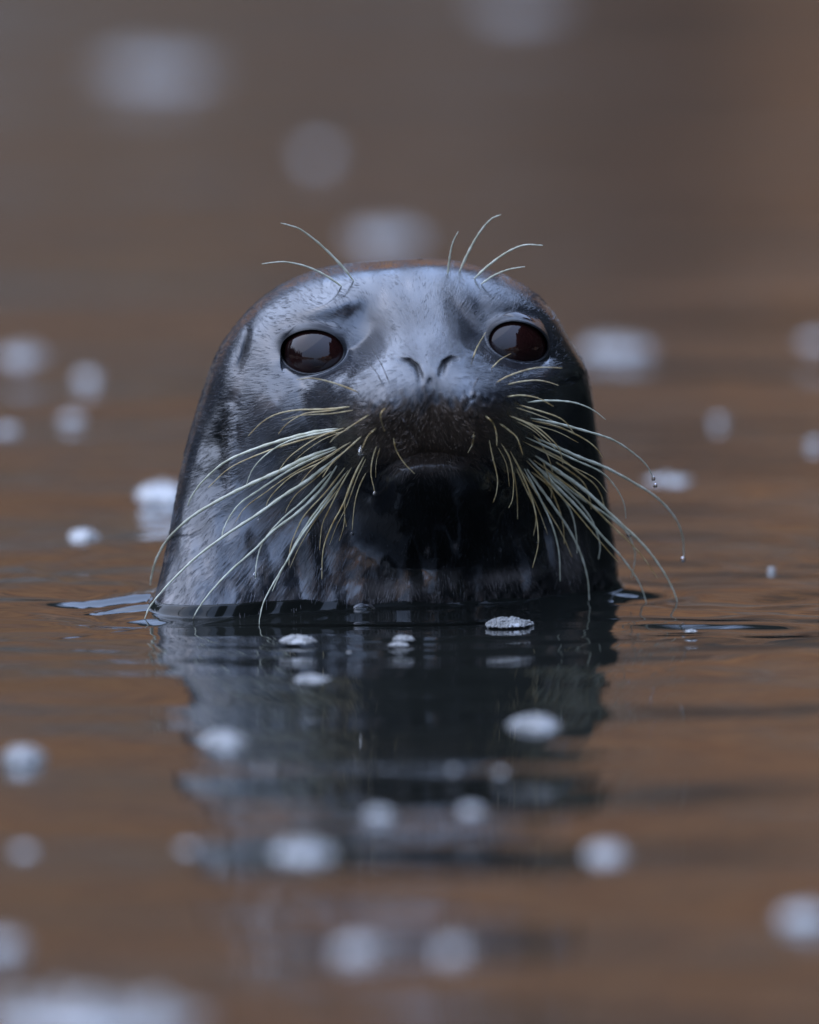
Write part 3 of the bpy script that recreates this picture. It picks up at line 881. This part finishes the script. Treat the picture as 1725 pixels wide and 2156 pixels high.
# ------------------------------------------------------------------ foam rafts
bs_v, bs_f = uv_sphere(10, 7)
def foam_mesh(w, d, h_, seed, bubbles):
    """a raft of bubbles: an uneven low mound with bubbles of many sizes all over it"""
    g = np.random.default_rng(seed)
    na, nr_ = 40, 9
    an = np.linspace(0, 2 * math.pi, na, endpoint=False)
    out = 1 + sum(g.uniform(.02, .13) / (1 + .3 * k2) * np.sin(an * k2 + g.uniform(0, 6.28)) for k2 in range(2, 9))
    fr_ = np.linspace(0, 1, nr_)
    V_ = np.zeros((nr_, na, 3))
    V_[..., 0] = fr_[:, None] * np.cos(an) * out * w / 2
    V_[..., 1] = fr_[:, None] * np.sin(an) * out * d / 2
    V_[..., 2] = h_ * .8 * (1 - fr_[:, None] ** 2.4) ** .8 * (1 + .3 * np.sin(an * 3 + seed) * fr_[:, None])
    vs = [V_.reshape(-1, 3)]; fs = [grid_faces(nr_, na, True)]; off = nr_ * na
    for _ in range(bubbles):
        aa = g.uniform(0, 2 * math.pi); q_ = math.sqrt(g.random()) * 1.03
        o_ = np.interp(aa, an, out, period=2 * math.pi)
        r_ = min(w, d * 1.6) * (.012 + .05 * g.random() ** 2.5) * (1.2 - .4 * q_)
        c_ = np.array([q_ * math.cos(aa) * o_ * w / 2, q_ * math.sin(aa) * o_ * d / 2, h_ * .8 * max(0, 1 - q_ ** 2.4) ** .8])
        vs.append(bs_v * r_ + c_); fs.append(bs_f + off); off += len(bs_v)
    return np.concatenate(vs), np.concatenate(fs)

FOAM = [  # photo place, width and depth there (m), height (m), label
    (330, 150, .115, .20, .014, 'large pale foam raft far out on the water behind the seal'),
    (670, 325, .026, .06, .009, 'round foam speck on open water behind the crown of the seal'),
    (808, 502, .062, .12, .012, 'foam raft on the water just behind the crown of the seal'),
    (1100, 2, .075, .14, .012, 'most distant foam raft, far behind the seal'),
    (1300, 735, .060, .09, .009, 'wide white foam raft behind the eye with the tree reflection'),
    (1318, 785, .012, .03, .005, 'small foam tuft trailing in front of the wide raft'),
    (45, 755, .036, .10, .012, 'roundish bright foam raft on open water behind the ear side'),
    (185, 797, .018, .04, .008, 'faint foam speck beside a roundish bright raft'),
    (150, 885, .019, .03, .007, 'squarish foam clump between two smaller specks, behind the ear side'),
    (14, 907, .017, .03, .006, 'small foam clump beyond the squarish one'),
    (340, 1042, .038, .08, .014, 'bright white foam raft touching the edge of the neck'),
    (1410, 1014, .032, .04, .006, 'thin white foam raft under a whisker with two hanging drops'),
    (176, 1132, .022, .03, .009, 'bright foam clump with its own reflection, behind the drawn up ripple'),
    (1513, 885, .010, .02, .004, 'faint foam speck behind the longest arching whiskers'),
    (1716, 722, .022, .03, .008, 'foam clump at the rim of the open water behind the wide raft'),
    (1716, 935, .012, .02, .005, 'small faint foam speck out past the arching whiskers'),
    (325, 1146, .016, .03, .003, 'thin flat foam streak hugging the wet neck'),
    (1625, 1201, .005, .006, .003, 'tiny white bubble speck on orange water past the whisker tips'),
    (1070, 1315, .030, .030, .0055, 'domed raft of tiny bubbles below the ridge of water at the throat'),
    (625, 1351, .023, .022, .005, 'small bright foam raft nearest under the pale chest fur'),
    (850, 1347, .014, .010, .004, 'upper half of a pair of tiny foam rafts below the throat bubble'),
    (840, 1359, .012, .010, .003, 'lower half of a pair of tiny foam rafts below the throat bubble'),
    (1455, 1330, .008, .008, .002, 'tiny foam speck below the whisker tips that dip in the water'),
    (655, 1438, .025, .030, .006, 'pointed foam raft floating on the dark reflection of the cheek'),
    (1127, 1533, .034, .035, .010, 'bright oval foam raft floating on the black reflection of the throat'),
    (472, 1566, .028, .040, .010, 'bright foam raft over the edge of the reflected cheek'),
    (48, 1596, .025, .040, .009, 'soft white foam raft alone on the brown water'),
    (955, 1624, .006, .010, .003, 'dim foam speck, one of two dots between the oval raft and the two round rafts'),
    (1053, 1629, .007, .010, .003, 'brighter foam speck, one of two dots below the oval raft'),
    (800, 1718, .017, .02, .006, 'soft foam raft on the reflected whiskers'),
    (995, 1711, .015, .02, .006, 'round foam raft above the dark line of the reflected mouth'),
    (640, 1800, .036, .06, .010, 'wide soft foam raft on the reflected forehead'),
    (1280, 1806, .024, .05, .011, 'round white foam raft at the corner of the reflected head'),
    (50, 1795, .012, .02, .005, 'dim foam clump on brown water below the lone soft raft'),
    (395, 1788, .010, .02, .004, 'dim foam clump beside the reflected brow'),
    (755, 2005, .026, .04, .009, 'large blurred foam raft on water nearer than the whole reflection'),
    (955, 2003, .018, .03, .007, 'fainter blurred foam raft beside the large one nearer than the reflection'),
    (1702, 1938, .030, .04, .010, 'blurred foam raft on rust brown water'),
    (8, 1993, .024, .04, .008, 'blurred foam raft on dark brown water'),
    (190, 2150, .115, .12, .010, 'broad pale foam sheet, the closest of all to the lens'),
    (735, 1374, .003, .004, .001, 'pin sized foam dot between the small bright rafts'),
]
for i, (px, py, w, d, h_, lab) in enumerate(FOAM):
    v_, f_ = foam_mesh(w, d, h_ * .75, 100 + i, 320 if 1250 < py < 1600 else 45)
    fo = mesh_object('foam_raft', v_, f_, M_FOAM)
    p_ = on_water(px, py)
    fo.location = (p_[0], p_[1], 0.0)
    tag(fo, lab, 'foam', 'foam rafts on the water')

# ------------------------------------------------------------------ bubble at the throat and drops on the whiskers
def drop_mesh(r_, stretch):
    v = sv2.copy()
    zt = v[:, 2]
    pinch = np.where(zt > 0, (1 - zt * .999) ** (.5 * (stretch - 1)) if stretch > 1.05 else 1, 1)
    v[:, 0] *= pinch; v[:, 1] *= pinch
    v[:, 2] = np.where(zt > 0, zt * stretch, zt)
    return v * r_
sv2, sf2 = uv_sphere(20, 14)
DROPS = [  # photo place, radius in photo units, stretch, label
    (z3((1515, 500)), 7.5, 2.2, 'large white teardrop hanging from a short amber whisker by the mouth'),
    (z3((1605, 768)), 4.4, 1.2, 'round drop on a thin amber whisker beside the chin'),
    (z3((1455, 1033)), 4.2, 1.2, 'round drop under a thin reddish whisker over the black throat'),
    (z3((1410, 914)), 3.6, 1.2, 'small drop on a thin whisker under the cheek'),
    (z3((1255, 1268)), 3.2, 1.3, 'small drop low on a long amber whisker over dark fur'),
    (z3((816, 1306)), 4.6, 1.4, 'drop at the tip of a curved pale whisker over the grey neck'),
    (z3((842, 945)), 3.4, 1.4, 'drop under the brown knot of a thick pale whisker'),
    (z4((1613, 962)), 5.4, 1.2, 'round drop at the tip of the longest arching pale whisker'),
    (z4((1457, 537)), 4.2, 1.4, 'upper drop at the tip of a whisker above the thin foam raft'),
    (z4((1467, 573)), 4.2, 1.2, 'lower brownish drop under a whisker tip above the thin foam raft'),
    (z4((508, 312)), 4.4, 1.6, 'drop hanging on the upper lip'),
    (z4((608, 440)), 3.6, 1.2, 'drop on a beaded thin whisker at the corner of the lip'),
    (z4((1328, 832)), 5.0, 1.4, 'drop in the fork of two pale whiskers over orange water'),
    (z4((848, 870)), 4.0, 1.6, 'drop half way down an amber whisker over the black throat'),
]
for i, ((px, py), r_, stt, lab) in enumerate(DROPS):
    sd_ = surface_depth(px, py)[0]
    near = None
    for ob in seal.children:      # hang the drop on the whisker that passes there
        if ob.name.startswith('whisker'):
            vv_ = np.array([tuple(v.co + ob.location) for v in ob.data.vertices])
            qx, qy = project(vv_); dq = np.hypot(qx - px, qy - (py - r_))
            k2 = int(np.argmin(dq))
            if near is None or dq[k2] < near[0]: near = (dq[k2], vv_[k2])
    p_ = at_depth(px, py, near[1][1])
    do = mesh_object('water_drop', drop_mesh(r_ * S, stt), sf2, M_DROP)
    do.location = p_
    tag(do, lab, 'water drop', 'drops on the whiskers')
bub = mesh_object('bubble', sv2 * np.array([.0085, .006, .0055]), sf2, M_DROP)
pb = on_water(765, 1290)
bub.location = (pb[0], pb[1], .001)
tag(bub, 'clear domed bubble on the water ridge under the throat', 'bubble')
